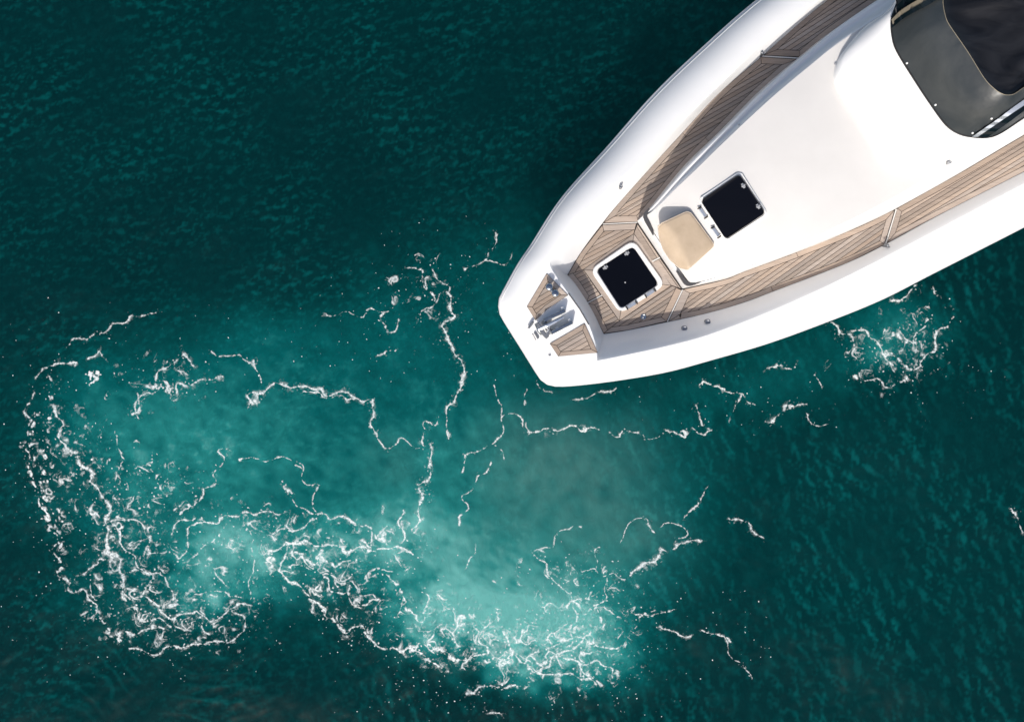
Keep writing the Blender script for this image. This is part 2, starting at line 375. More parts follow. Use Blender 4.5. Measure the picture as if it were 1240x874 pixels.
# topsides: from under the lip down to below the waterline, flaring in at the bow
A = np.array(gun[0]); C = np.array(P(960, 200, 0))[:2]
axis = np.array([.853, .522])                                 # aft direction in the world plane
orig = np.array(P(632, 417, DZ))[:2]
def shrink(pts, k, fwd, z):
    out = []
    for x, y, _ in pts:
        d = np.array([x, y]) - orig; s = d @ axis; nrm = np.array([-axis[1], axis[0]]); l = d @ nrm
        taper = .62 + .38 * min(1, max(0, s / 7.0))
        kk = 1 - (1 - k) * (1.55 - .55 * min(1, max(0, s / 6)))
        s2 = s + fwd * max(0, 1 - max(s, 0) / 6)
        q = orig + axis * s2 + nrm * l * kk
        out.append((q[0], q[1], z))
    return out
top = [(x, y, z - .035) for x, y, z in gun[0]]
ins = shrink(top, .985, .05, 0); ins = [(p[0], p[1], a[2] - .03) for p, a in zip(ins, top)]
hull_loops = [gun[0], top, ins, shrink(top, .90, .35, 1.15), shrink(top, .80, .7, .6), shrink(top, .70, 1.0, .05), shrink(top, .55, 1.3, -.35)]
V, F = loft(hull_loops); n_l = N
F.append(tuple(k * n_l for k in range(len(hull_loops))) + tuple(k * n_l + n_l - 1 for k in reversed(range(len(hull_loops)))))   # transom
F.append(tuple((len(hull_loops) - 1) * n_l + i for i in range(n_l)))
mk('hull', V, F, M['gel'], yacht, False)
rail = [(x, y, z - .012) for x, y, z in gun[0]]
V, F = tube(rail, .016, 6); mk('rub_rail', V, F, M['rail'], yacht, True)
# pinstripe groove in the gunwale, a little inside the lip
g0 = [tuple(np.array(gun[2][i]) * .5 + np.array(gun[1][i]) * .5 + np.array([0, 0, .004])) for i in range(N)]
V, F = tube(g0[:int(np.argmin(S[:, 0]))][::2], .006, 5); mk('gunwale_moulding', V, F, M['rail'], yacht, True)

# inner bulwark wall: crest -> toe on the deck, including the curved step at the bow platform
def ucrest(i): return (S[i, 2], S[i, 3], S[i, 4])
ib = int(np.argmin(np.hypot(S[:, 2] - 664, S[:, 3] - 316)))     # where the U bulwark meets the platform
il = int(np.argmin(np.hypot(S[:, 2] - 725, S[:, 3] - 437)))
TOEU = cr([(1400, -250), (1260, -165), (1120, -82), (1050, -35), (1003, 0), (968.6, 28), (922, 69), (872, 112), (828, 159), (787, 204), (746, 250), (729, 271), (703, 306), (687, 333)], ib + 1)
TOEL = cr([(731, 404.5), (760, 400), (808, 390), (857, 379), (900, 366.5), (940, 351.5), (1023, 319.5), (1070, 297), (1140, 259), (1240, 208), (1330, 162), (1480, 80), (1630, 0)], N - il)
stepC = cr([(S[ib, 2], S[ib, 3]), (668, 326), (688, 355), (702, 374), (713, 393), (721, 417), (S[il, 2], S[il, 3])], 24)
stepT = cr([(687, 333), (689, 334.5), (698, 345.5), (711.5, 366), (720, 381), (728, 398), (731, 404.5)], 24)
Cc = [(*ucrest(i),) for i in range(ib + 1)] + [(p[0], p[1], .40) for p in stepC[1:-1]] + [(*ucrest(i),) for i in range(il, N)]
Tt = [tuple(p) for p in TOEU] + [tuple(p) for p in stepT[1:-1]] + [tuple(p) for p in TOEL]
wl = []
for tt in (0, .06, .16, .32, .60, .88, 1):
    L = []
    for c, q in zip(Cc, Tt):
        a = np.array(P(c[0], c[1], DZ + c[2])); d = np.array(P(q[0], q[1], DZ - .004)); p = a + (d - a) * tt
        z = a[2] + (d[2] - a[2]) * (1 - math.cos(min(1, tt) * math.pi / 2) ** .9 if tt < .32 else tt)
        zz = a[2] + (d[2] - a[2]) * tt ** 1.25
        L.append((p[0], p[1], zz))
    wl.append(L)
V, F = loft(wl); mk('bulwark', V, F, M['gel'], yacht, True)
# bow platform top
plat = [P(*S[i, 2:4], DZ + .40) for i in range(ib, il + 1)] + [P(p[0], p[1], DZ + .40) for p in stepC[::-1][1:-1]]
mk('bow_platform', plat, [tuple(range(len(plat)))], M['gel'], yacht)

# ------------------------------------------------------------------ deck: caulked base and every teak board
deckpoly = [P(*p, DZ - .012) for p in list(TOEU) + list(stepT[1:-1]) + list(TOEL)]
deck = mk('deck', deckpoly, [tuple(range(len(deckpoly)))], M['caulk'], yacht)
GAP = .0060
def board(name, poly, z, th, m, parent, ch=.0):
    poly = dedupe([tuple(p) for p in poly])
    if len(poly) < 3 or abs(area(poly)) < 2e-4: return
    poly = dedupe(inset(poly, GAP / 2), .004)
    if len(poly) < 3 or abs(area(poly)) < 2e-4: return
    V, F = prism(poly, z, z + th); return mk(name, V, F, m, parent)
def panel(runs, margins, ang, pitch=.048, z=DZ - .008, parent=None, shift=0., m='teak', seg=None):
    """runs: corner-to-corner polylines in photo px, consecutive round the panel; a margin board along each run with margin > 0."""
    parent = parent or deck
    pts, dist, corner = [], [], []
    zz = z + .01
    for r, mg in zip(runs, margins):
        corner.append(len(pts))
        for p in r[:-1]: pts.append(P(*p, zz)[:2]); dist.append(mg)
    inn = inset(pts, dist); n = len(pts)
    fill = inset(pts, [x + GAP / 2 for x in dist])
    for k, (r, mg) in enumerate(zip(runs, margins)):
        if mg <= 0: continue
        a = corner[k]; idxs = [(a + j) % n for j in range(len(r))]
        parts = [idxs] if not seg or len(idxs) < 8 else [idxs[:len(idxs) // 2 + 1], idxs[len(idxs) // 2:]]
        for ids in parts:
            poly = [pts[i] for i in ids] + [inn[i] for i in reversed(ids)]
            board('margin_board', poly, z, .010, M['teak_cross'], parent)
    an = math.radians(ang); d = (math.cos(an), math.sin(an)); nr = (-d[1], d[0])
    q = [p[0] * nr[0] + p[1] * nr[1] for p in fill]; c = min(q) + shift * pitch - pitch
    while c < max(q):
        s = clip(clip(fill, nr, c + pitch - GAP / 2), (-nr[0], -nr[1]), -c - GAP / 2)
        s = dedupe([tuple(p) for p in s]) if len(s) >= 3 else s
        if len(s) >= 3 and abs(area(s)) > 3e-4:
            V, F = prism(s, z, z + .010 + random.uniform(-.0008, .0008)); mk('plank', V, F, M[m], parent)
        c += pitch
def C2(keys, n): return [tuple(p) for p in cr(keys, n)]
mg = .062
# upper side deck, forward and aft of the joint with the post
U1o = C2([(730.5, 270), (746, 250), (787, 204), (828, 159), (872, 112), (921.5, 69.5)], 22)
U1i = C2([(965, 72), (920, 110.5), (870, 160), (830, 200), (788, 251), (773, 268.5)], 18)
panel([U1o, [U1o[-1], U1i[0]], U1i, [U1i[-1], U1o[0]]], [mg, .075, mg, .075], 29.5, seg=True)
U2o = C2([(924.5, 67), (968.6, 27.5), (1003, 0), (1050, -35), (1120, -82), (1260, -165), (1395, -247)], 24)
U2i = C2([(1395, -208), (1250, -124), (1120, -40), (1062, 0), (1003, 41), (969, 69)], 22)
panel([U2o, [U2o[-1], U2i[0]], U2i, [U2i[-1], U2o[0]]], [mg, .06, mg, .075], 33.0, seg=True, shift=.4)
# lower side deck
L1i = C2([(827.5, 350.5), (880, 338), (900, 329.5), (940, 315), (974, 302), (1040, 275), (1083.5, 254)], 20)
L1o = C2([(1071, 296), (1023, 319.5), (940, 351.5), (900, 366.5), (857, 379), (809.5, 389.5)], 20)
panel([L1i, [L1i[-1], L1o[0]], L1o, [L1o[-1], L1i[0]]], [mg, .065, mg, .09], 35.0, seg=True)
L2i = C2([(1086.5, 252.3), (1140, 222.5), (1171, 205), (1240, 164), (1320, 118.5), (1470, 34), (1590, -34)], 24)
L2o = C2([(1600, 12), (1480, 80.5), (1330, 162), (1240, 208), (1140, 259), (1074, 294.5)], 22)
panel([L2i, [L2i[-1], L2o[0]], L2o, [L2o[-1], L2i[0]]], [mg, .06, mg, .065], 31.0, seg=True, shift=.6)
# foredeck round the hatch
a0, a1 = (687.5, 333), (729.5, 272.5)
HL, HT, HR, HB = (706.5, 326.5), (767.5, 283), (813, 345.5), (750, 388.5)         # outer corners of the hatch's margin ring
panel([[a0, (703, 306.5), a1], [a1, (770.5, 270.5)], [(770.5, 270.5), HT], [HT, HL], [HL, a0]], [.06, .075, 0, 0, 0], 27.5)
panel([[(772, 271.5), (798.5, 311)], [(798.5, 311), (789, 315.5)], [(789, 315.5), HT], [HT, (772, 271.5)]], [0, 0, 0, 0], -57, .075)
panel([[(799.5, 313), (825, 349.5)], [(825, 349.5), HR], [HR, (790.5, 317.5)], [(790.5, 317.5), (799.5, 313)]], [0, 0, 0, 0], -55, .075)
panel([[a0, HL], [HL, (727, 357)], [(727, 357), (710.5, 365.5)], [(710.5, 365.5), (698, 346), a0]], [0, 0, .05, .062], 27.5, .05)
panel([[(712.2, 367.5), (728.8, 359)], [(728.8, 359), HB], [HB, (731, 403.5)], [(731, 403.5), (720, 382), (712.2, 367.5)]], [.05, 0, 0, .062], 28, .05)
panel([[(731, 403.7), HB], [HB, HR], [HR, (825.5, 351.5)], [(825.5, 351.5), (807, 389)], [(807, 389), (760, 399.8), (731, 403.7)]], [0, 0, 0, .075, .062], 33.5)
fq = [(714, 326.5), (767, 290), (806, 345), (751, 380)]
rq = [HL, HT, HR, HB]
for k in range(4):
    a, b_, c, d = rq[k], rq[(k + 1) % 4], fq[(k + 1) % 4], fq[k]
    cen = np.array([759.5, 336]); c = tuple(np.array(c) * .93 + cen * .07); d = tuple(np.array(d) * .93 + cen * .07)
    board('margin_board', [P(*p, DZ)[:2] for p in (a, b_, c, d)], DZ - .0075, .010, M['teak_cross'], deck)
def strip(name, p, q, w, z, th, m, parent):
    a, b = np.array(P(*p, z)[:2]), np.array(P(*q, z)[:2]); d = (b - a) / np.hypot(*(b - a)); nn = np.array([-d[1], d[0]]) * w / 2
    V, F = prism([tuple(a + nn), tuple(a - nn), tuple(b - nn), tuple(b + nn)], z, z + th); return mk(name, V, F, m, parent)
for p, q, w in [((711.5, 366.7), (729, 357.5), .014), ((789.5, 316.7), (799, 312), .016), ((826.3, 351), (808, 389.5), .014), ((730, 271.5), (771.5, 269.5), .010), ((922.5, 68.5), (967, 71), .014), ((1085, 253.5), (1072.4, 295), .014)]:
    strip('seam_strip', p, q, w, DZ - .008, .0125, M['seam'], deck)
# bow platform's two teak insets
PZ = DZ + .40
INS = (([[(662, 331), (688, 357.5)], [(688, 357.5), (663, 374), (648.5, 388)], [(648.5, 388), (638, 371)], [(638, 371), (662, 331)]], [.055, .05, .05, .06], 31),
       ([[(665.7, 416), (708, 391.3)], [(708, 391.3), (724, 427)], [(724, 427), (676, 431.5)], [(676, 431.5), (665.7, 416)]], [.06, .055, .05, .055], 30))
for runs, mgs, an in INS:
    V, F = prism([P(*p, PZ)[:2] for r in runs for p in r[:-1]], PZ - .01, PZ + .0035); bed = mk('teak_inset', V, F, M['caulk'], yacht)
    panel(runs, mgs, an, .05, PZ + .004, bed)

# ------------------------------------------------------------------ coachroof
# stations from the front aft: U base, U top edge, L top edge, L base, height of the top above the deck
CK = [(771.5, 268, 781.5, 261.5, 834.5, 342, 826.5, 349.5, .335), (775, 264, 787, 258.5, 839.5, 342.5, 832, 348.3, .345), (788, 250, 800, 247, 858, 337, 850, 344.5, .44), (808, 225, 818, 229, 880, 329, 880, 337.5, .55),
      (830, 199, 837, 211, 905, 320, 900, 329.5, .64), (870, 160, 877, 172, 948, 304, 945, 313, .73), (920, 110, 930, 122.5, 1003, 279, 1002, 291, .80), (968, 69, 980, 80.5, 1062, 250, 1062, 264.5, .83),
      (1003, 41, 1016, 52, 1105, 226, 1100, 244.5, .86), (1062, 0, 1080, 10, 1160, 192, 1160, 211, .89), (1120, -40, 1140, -30, 1240, 146, 1240, 163.5, .92), (1250, -124, 1268, -112, 1380, 66, 1380, 84, .94), (1400, -208, 1418, -196, 1530, -20, 1530, 0, .94)]
CS = cr(CK, 90)
def roofz(r): return DZ + r[8]
rows = []
for i, r in enumerate(CS):
    z = roofz(r); fr = min(1, i / 40)
    ub, lb = np.array(P(r[0], r[1], DZ - .01)), np.array(P(r[6], r[7], DZ - .01))
    ut, lt = np.array(P(r[2], r[3], z)), np.array(P(r[4], r[5], z))
    def mid(a, b, f, zz): q = a + (b - a) * f; q[2] = zz; return q
    g = .035 * max(0, 1 - i / 34)                              # gutter depth, fading aft
    zl = DZ + (z - DZ) * (.90 - .18 * fr)                      # height of the outer coaming lip
    row = [ub, mid(ub, ut, .18, DZ + (zl - DZ) * .75), mid(ub, ut, .30, zl - .01), mid(ub, ut, .42, zl), mid(ub, ut, .52, zl - .003), mid(ub, ut, .62, zl - g), mid(ub, ut, .86, z - .035 - .5 * g), mid(ub, ut, .94, z - .010), ut]
    row2 = [lb, mid(lb, lt, .18, DZ + (zl - DZ) * .75), mid(lb, lt, .30, zl - .01), mid(lb, lt, .42, zl), mid(lb, lt, .52, zl - .003), mid(lb, lt, .62, zl - g), mid(lb, lt, .86, z - .035 - .5 * g), mid(lb, lt, .94, z - .010), lt]
    rows.append((row, row2))
sideU = [[tuple(r[0][k]) for r in rows] for k in range(9)]; sideL = [[tuple(r[1][k]) for r in rows] for k in range(9)]
roof = None
V1, F1 = loft(sideU); V2, F2 = loft(sideL)
# front face joins the two sides
f0, f1 = rows[0]
fl = [[tuple(f0[k] + (f1[k] - f0[k]) * s) for s in np.linspace(0, 1, 24)] for k in range(9)]
V3, F3 = loft(fl)
V, F = join([(V1, F1), (V2, F2), (V3, F3)])
coach = mk('coachroof', V, F, M['gel'], yacht, True)
NCOL = 16
def crown(s): return .055 * (1 - (2 * s - 1) ** 2)
def roof_at(u, v):
    """height of the coachroof's top at a photo pixel (found by walking the stations)."""
    best = None
    for r in CS:
        a, b = np.array(r[2:4]), np.array(r[4:6]); d = b - a; q = np.array([u, v]) - a
        s = (q @ d) / (d @ d); off = abs(q[0] * d[1] - q[1] * d[0]) / np.hypot(*d)
        if best is None or off < best[0]: best = (off, roofz(r) + crown(min(1, max(0, s))) * min(1, 1))
    return best[1]
tl = []
for i, (ra, rb) in enumerate(rows):
    a, b = ra[8], rb[8]; kf = min(1, i / 6)
    tl.append([tuple(a + (b - a) * s + np.array([0, 0, crown(s) * kf])) for s in np.linspace(0, 1, NCOL)])
V, F = loft(tl); mk('non_skid_top', V, F, M['nonskid'], coach, True)
# dark drain slots at the two front corners
for keys, ws in (([(786, 252.5), (782, 259), (781.8, 264), (786, 272), (791.5, 284.5)], [.012, .03, .034, .03, .006]), ([(819.5, 327.5), (827, 337.5), (832, 343.2), (838, 344.3), (852, 340.5)], [.006, .028, .034, .022, .006])):
    Q = cr([(*k, w) for k, w in zip(keys, ws)], 16); z = DZ + .335
    pl, pr = [], []
    for i in range(16):
        p = np.array(P(Q[i, 0], Q[i, 1], z)); d = np.array(P(*Q[min(i + 1, 15), :2], z)) - np.array(P(*Q[max(i - 1, 0), :2], z)); d = d[:2] / np.hypot(*d[:2])
        nn = np.array([-d[1], d[0], 0]) * Q[i, 2] * .5 * 1.25; zz = np.array([0, 0, .012]); pl.append(tuple(p + nn + zz)); pr.append(tuple(p - nn + zz))
    V, F = loft([[(x, y, z0 - .06) for x, y, z0 in pl], pl, pr, [(x, y, z0 - .06) for x, y, z0 in pr]]); mk('drain_slot', V, F, M['dark_slot'], coach)

# ------------------------------------------------------------------ raised fairing, windscreen cover, cockpit cover
FK = [(1150, -48, 1160, -62), (1082, 9, 1091, -8), (1062, 23, 1086, 5), (1043, 36, 1082, 15), (1024, 58, 1079.5, 24), (1012, 78, 1079, 34), (1010, 101, 1081, 47), (1026, 128, 1087, 64), (1049, 160, 1108, 98), (1066, 189, 1128, 128), (1077, 201, 1146, 152),
      (1092, 206.5, 1162, 162.5), (1110, 206, 1178, 166), (1136, 199, 1195, 166.6), (1160, 189, 1212, 161), (1185, 174, 1240, 142.6), (1240, 143, 1290, 113), (1400, 52, 1430, 32)]
FS = cr(FK, 110)
FZ0 = [roof_at(r[0], r[1]) for r in FS]
GZ = DZ + 1.22
lv = []
for tt, zf in ((0, -.02), (.012, .12), (.035, .24), (.11, .35), (.30, .50), (.55, .72), (.8, .90), (.95, .985), (1, 1)):
    L = []
    for r, z0 in zip(FS, FZ0):
        a, b_ = np.array(P(r[0], r[1], z0)), np.array(P(r[2], r[3], GZ)); p = a + (b_ - a) * tt
        L.append((p[0], p[1], z0 + (GZ - z0) * zf))
    lv.append(L)
V, F = loft(lv); mk('windscreen_fairing', V, F, M['gel'], yacht, True)
GK = [(1160, -62, 1215, -80), (1091, -8, 1150, -28), (1086, 5, 1143, -10), (1079.5, 24, 1142, 4), (1081, 47, 1145, 20), (1087, 64, 1150, 31), (1108, 98, 1172, 63), (1128, 128, 1192, 95), (1146, 152, 1205, 108.5), (1162, 162.5, 1213, 113.5), (1178, 166, 1219, 115.2), (1195, 166.6, 1228, 114), (1212, 161, 1240, 106), (1240, 142.6, 1265, 90), (1290, 113, 1310, 62), (1430, 32, 1450, -18)]
GS = cr(GK, 100); TZ = DZ + 1.74
lv = []
for tt in np.linspace(0, 1, 9):
    L = []
    for r in GS:
        a, b_ = np.array(P(r[0], r[1], GZ + .004)), np.array(P(r[2], r[3], TZ)); p = a + (b_ - a) * tt; p[2] += .06 * math.sin(math.pi * tt); L.append(tuple(p))
    lv.append(L)
V, F = loft(lv); ws = mk('windscreen_cover', V, F, M['mesh'], yacht, True)
V, F = tube([P(r[2], r[3], TZ + .004) for r in GS], .0045, 6); mk('cover_edge', V, F, M['bronze'], ws, True)
V, F = tube([P(r[0], r[1], GZ + .004) for r in GS], .010, 6); mk('rubber_seal', V, F, M['rubber'], ws, True)
def on_cover(u, v):
    best = None
    for r in GS:
        a, b_ = np.array(r[:2]), np.array(r[2:]); d = b_ - a; q = np.array([u, v]) - a; s = (q @ d) / (d @ d); off = abs(q[0] * d[1] - q[1] * d[0]) / np.hypot(*d)
        if 0 <= s <= 1 and (best is None or off < best[0]): best = (off, GZ + (TZ - GZ) * s + .06 * math.sin(math.pi * s))
    return best[1] if best else GZ
for u, v in [(1086.5, 22), (1112, 6.5), (1098.5, 76.5), (1133, 127), (1178, 161), (1201, 143.5)]:
    z = on_cover(u, v) + .006; V, F = lathe(P(u, v, z), [(.012, -.012), (.012, 0), (.009, .005), (.003, .007)], 10); mk('snap_fastener', V, F, M['frame'], ws, True)
# side windows and frames at both ends of the windscreen
def ribbon(name, left, right, z0, z1, m, parent, th=.02):
    left, right = cr(left, 30), cr(right, 30)
    zs = np.maximum.accumulate([max(on_cover(*p), on_cover(*q)) for p, q in zip(left, right)]) + z0
    a = [P(*p, z) for p, z in zip(left, zs)]; b_ = [P(*p, z) for p, z in zip(right, zs)]
    up = lambda L, d: [(x, y, z + d) for x, y, z in L]
    V, F = loft([up(a, -th), a, b_, up(b_, -th)]); return mk(name, V, F, m, parent)
ribbon('window_frame', [(1177, 166), (1210, 143), (1240, 121), (1330, 62)], [(1184, 166), (1216, 144), (1246, 124), (1336, 66)], .034, GZ + .42, M['alu'], ws)
ribbon('side_window', [(1184, 166.2), (1214, 145.5), (1244, 126), (1334, 68)], [(1196, 166.6), (1222, 148), (1252, 127), (1342, 72)], .026, GZ + .42, M['navy'], ws)
ribbon('window_frame', [(1079.5, 24), (1092, 12), (1118, -4), (1150, -24)], [(1081, 30), (1094, 17), (1121, 1), (1153, -19)], .034, GZ + .42, M['bronze'], ws)
ribbon('side_window', [(1081, 16), (1090, 3), (1112, -13), (1146, -34)], [(1079.5, 24), (1092, 11), (1118, -5), (1150, -25)], .026, GZ + .42, M['navy'], ws)
ribbon('side_window', [(1079.5, 28), (1094, 17), (1121, 1), (1153, -19)], [(1080, 34), (1098, 20), (1126, 5), (1157, -15)], .026, GZ + .42, M['navy'], ws)
# black cover over the cockpit, set a little inside the top edge, sagging and wrinkled
edge_px = [(r[2], r[3]) for r in GS]
ca = np.array([1330, -30.0]); lv = []
for tt in (0, .02, .06, .15, .3, .5, .75, 1):
    L = []
    for k, (u, v) in enumerate(edge_px):
        q = np.array([u, v]) * (1 - tt) + ca * tt
        wr = .02 * math.sin(k * .55 + 5 * tt) * math.sin(math.pi * min(1, tt * 2.5)) + .018 * math.sin(k * .21 - 9 * tt)
        z = TZ - .012 - .05 * (1 - math.exp(-tt * 30)) + .10 * tt + wr * min(1, tt * 12)
        L.append(P(q[0], q[1], z))
    lv.append(L)
V, F = loft(lv); mk('cockpit_cover', V, F, M['vinyl'], yacht, True)
# studs and drains on the fairing and gunwale
for u, v, z, rr, mm in [(1012, 77.5, roof_at(1012, 77) + .01, .014, 'latch'), (1064, 42.5, DZ + 1.10, .012, 'latch'), (1150.5, 196.5, roof_at(1150, 190) + .06, .018, 'latch'), (889, 160, DZ + .70, .010, 'latch'),
                        (741.5, 195.5, DZ + .18, .014, 'latch'), (752, 226, DZ + .31, .020, 'galv'), (829, 397.5, DZ + .21, .034, 'galv'), (857, 389.5, DZ + .19, .034, 'galv'), (665.7, 429.4, PZ, .016, 'galv'), (895, 151, DZ + .71, .008, 'latch')]:
    V, F = lathe(P(u, v, z), [(rr, -.09), (rr, .004), (rr * .7, .008), (rr * .5, .003)], 14); mk('deck_fitting', V, F, M[mm], yacht, True)
V, F = lathe(P(779, 383.6, DZ), [(.036, -.02), (.036, .010), (.028, .014), (.026, .009), (.012, .009), (.010, .013)], 20); mk('filler_cap', V, F, M['steel'], yacht, True)
for u, v in ((921, 66), (1072.3, 298)):
    c = P(u, v, DZ + .03); V, F = join([lathe(c, [(.030, -.05), (.030, .006), (.016, .014), (.013, .07), (.018, .075), (.012, .085)], 14), tube([(c[0] - .03, c[1] + .02, c[2] + .05), (c[0] + .03, c[1] - .02, c[2] + .05)], .008, 6)])
    mk('deck_post', V, F, M['galv'], yacht, True)

# ------------------------------------------------------------------ hatches
def hatch(name, fquad, gquad, zf, hinge_edge, ticks, latches, fr_r, gl_r, tilt=None, rim=.030, gth=.028, fm='frame'):
    root = empty(name, (0, 0, 0)); root.parent = yacht
    def zz(u, v): return zf(u, v)
    fo, go = rounded(fquad, fr_r), rounded(gquad, gl_r)
    cz = zz(*np.mean(fquad, axis=0))
    def lay(pxs, dz): return [P(u, v, zz(u, v) + dz) for u, v in pxs]
    cen = np.mean(np.array(gquad), axis=0)
    def scale(pxs, f): return [tuple(cen + (np.array(p) - cen) * f) for p in pxs]
    loops = [lay(fo, -.04), lay(fo, rim * .55), lay(scale(fo, .985), rim * .9), lay(scale(fo, .955), rim), lay(scale(go, 1.035), rim * .96), lay(scale(go, 1.012), rim * .55), lay(scale(go, .97), rim * .3)]
    V, F = loft(loops, True); mk('frame', V, F, M[fm], root, False)
    gs = [lay(scale(go, .998), -.02), lay(scale(go, .998), gth * .85), lay(scale(go, .985), gth)]
    V, F = loft(gs, True); F.append(tuple(2 * len(go) + i for i in range(len(go)))); mk('pane', V, F, M['glass'], root)
    a, b_ = np.array(hinge_edge[0]), np.array(hinge_edge[1]); d = (b_ - a) / np.hypot(*(b_ - a)); nn = np.array([-d[1], d[0]])
    tk = [np.array(t_) for t_ in ticks]
    for i, t_ in enumerate(tk):
        z = zz(*t_) + rim; o = nn * 2.6
        V, F = tube([P(*(t_ - o), z + .008), P(*(t_ + o), z + .008)], .0085, 8); mk('hinge_pin', V, F, M['rubber'], root)
    for i in (0, 2):
        p, q = tk[i] + d * 1.4, tk[i + 1] - d * 1.4; z = zz(*p) + rim
        poly = [p + nn * 1.9, q + nn * 1.9, q - nn * 1.9, p - nn * 1.9]
        V, F = prism([P(*k, z)[:2] for k in poly], z - .01, z + .010, .004); mk('hinge_plate', V, F, M['alu'], root)
    for (u, v), an in latches:
        z = zz(u, v) + gth; c, s = math.cos(math.radians(an)), math.sin(math.radians(an))
        def rc(x, y): return (u + x * c - y * s, v + x * s + y * c)
        b1 = prism([P(*rc(x, y), z)[:2] for x, y in ((-3.2, -1.4), (3.2, -1.4), (3.2, 1.4), (-3.2, 1.4))], z - .004, z + .014, .005)
        b2 = prism([P(*rc(x, y), z)[:2] for x, y in ((-1, -2.4), (1.2, -2.4), (1.2, 2.4), (-1, 2.4))], z - .004, z + .022, .005)
        V, F = join([b1, b2]); mk('latch', V, F, M['latch'], root)
    return root
h1 = hatch('hatch', fq, [(722, 327), (766.5, 298.5), (797.5, 344), (752, 373.5)], lambda u, v: DZ + .004, ((751, 377), (800, 346)), [(759.2, 373), (770.8, 366), (782, 358.6), (793, 351)], [((733, 323.8), -32), ((759, 306.8), -32)], 11, 5.5, rim=.038, gth=.030)
V, F = lathe(P(757, 342, DZ + .034), [(.010, -.004), (.010, .008), (.004, .012)], 10); mk('vent_knob', V, F, M['latch'], h1)
h2 = hatch('hatch', [(845, 241), (896.5, 206.5), (930.5, 259), (879.5, 293.5)], [(848.5, 243), (895.5, 211), (927, 258), (879, 290)], lambda u, v: roof_at(u, v) + .002, ((846, 248), (874, 291)), [(847, 251.6), (855, 263.4), (863, 275.3), (871, 287)], [((900, 225), 57), ((918, 250), 57)], 7, 5, rim=.020, gth=.050, fm='alu_light' if 'alu_light' in M else 'frame')

# ------------------------------------------------------------------ seat cushion
cp = [(796.5, 272), (831, 255.8), (836.5, 257), (864.3, 294.5), (864.2, 299), (838, 322.5), (833, 327)]
front = [(822, 324.5), (811, 315), (803, 303), (798, 289)]
outline = cp + front
out = []
for i in range(len(outline)):
    a, b_, c = [np.array(outline[j % len(outline)], float) for j in (i - 1, i, i + 1)]
    for f in (.22, .12): out.append(tuple(b_ + (a - b_) * f))
    for f in (.12, .22): out.append(tuple(b_ + (c - b_) * f))
    # keep long edges sampled so that the padding can bulge
    for f in (.35, .5, .65): out.append(tuple(b_ + (c - b_) * f))
cz = roof_at(830, 290); cc = np.array([832, 290.0])
def hgt(u, v):
    # top plane, rolled down towards the front edge
    d = np.array([.853, -.522]); s = (np.array([u, v]) - np.array([812, 298])) @ d
    return .165 * (1 - .55 * (1 / (1 + math.exp((s - 1.5) / 2.0)))) 
lv = []
for f, k in ((.99, 0), (1.0, .1), (1.008, .4), (1.0, .75), (.985, .92), (.955, .985), (.90, 1.0), (.75, 1.01), (.5, 1.02), (.25, 1.025), (.02, 1.025)):
    L = []
    for u, v in out:
        q = cc + (np.array([u, v]) - cc) * f; L.append(P(q[0], q[1], cz - .015 + hgt(*q) * k))
    lv.append(L)
V, F = loft(lv, True, True)
cb = Vector(P(832, 290, cz))
cush = mk('seat_cushion', [(x - cb.x, y - cb.y, z - cb.z) for x, y, z in V], F, M['tan'], None, True, off=False)
cush.location = cb; tag(cush, 'tan padded seat cushion on the white coachroof between the two black hatches', 'cushion')
pp = []
for u, v in out:
    q = cc + (np.array([u, v]) - cc) * .985; x, y, z = P(q[0], q[1], cz - .015 + hgt(*q) * .93); pp.append((x - cb.x, y - cb.y, z - cb.z))
pp.append(pp[0]); V, F = tube(pp, .006, 6); mk('piping', V, F, M['piping'], cush, True, off=False)

# ------------------------------------------------------------------ bow fittings: roller, anchor, bollards
rr_ = empty('bow_roller', (0, 0, 0)); rr_.parent = yacht
def plate(name, p, q, w, z0, z1, m, parent, ch=.006):
    a, b_ = np.array(P(*p, z1)[:2]), np.array(P(*q, z1)[:2]); d = (b_ - a) / np.hypot(*(b_ - a)); nn = np.array([-d[1], d[0]]) * w / 2
    V, F = prism([tuple(a + nn), tuple(a - nn), tuple(b_ - nn), tuple(b_ + nn)], z0, z1, ch); return mk(name, V, F, m, parent)
plate('cheek', (658.5, 388.2), (684.5, 376), .038, PZ - .01, PZ + .135, M['steel'], rr_)
plate('cheek', (667.5, 403.3), (693.5, 390), .038, PZ - .01, PZ + .135, M['steel'], rr_)
for p, q in (((680.5, 371.5), (683, 377)), ((689, 386), (691, 391)), ((673, 399), (676, 396))):
    plate('lug', p, q, .03, PZ - .01, PZ + .10, M['frame'], rr_)
V, F = tube([P(657.5, 388.5, PZ + .07), P(667.5, 404, PZ + .07)], [.03, .03], 14); mk('roller', V, F, M['galv'], rr_, True)
plate('base_plate', (652, 402.5), (683, 386), .21, PZ - .006, PZ + .006, M['frame'], rr_, .002)
anc = empty('anchor', P(656, 401, PZ)); ab = Vector(anc.location)
tag(anc, 'grey steel anchor lying in the bow roller at the blunt tip of the yacht', 'anchor')
def mka(name, VF, m, smooth=False): return mk(name, [(x - ab.x, y - ab.y, z - ab.z) for x, y, z in VF[0]], VF[1], m, anc, smooth, off=False)
mka('shank', tube([P(652, 399, PZ + .10), P(662, 394.5, PZ + .12), P(673, 389, PZ + .11), P(682, 384, PZ + .07)], [.026, .024, .020, .016], 8), M['alu'])
def blade(pts, z0, z1): return prism([P(*p, z1)[:2] for p in pts], z0, z1, .008)
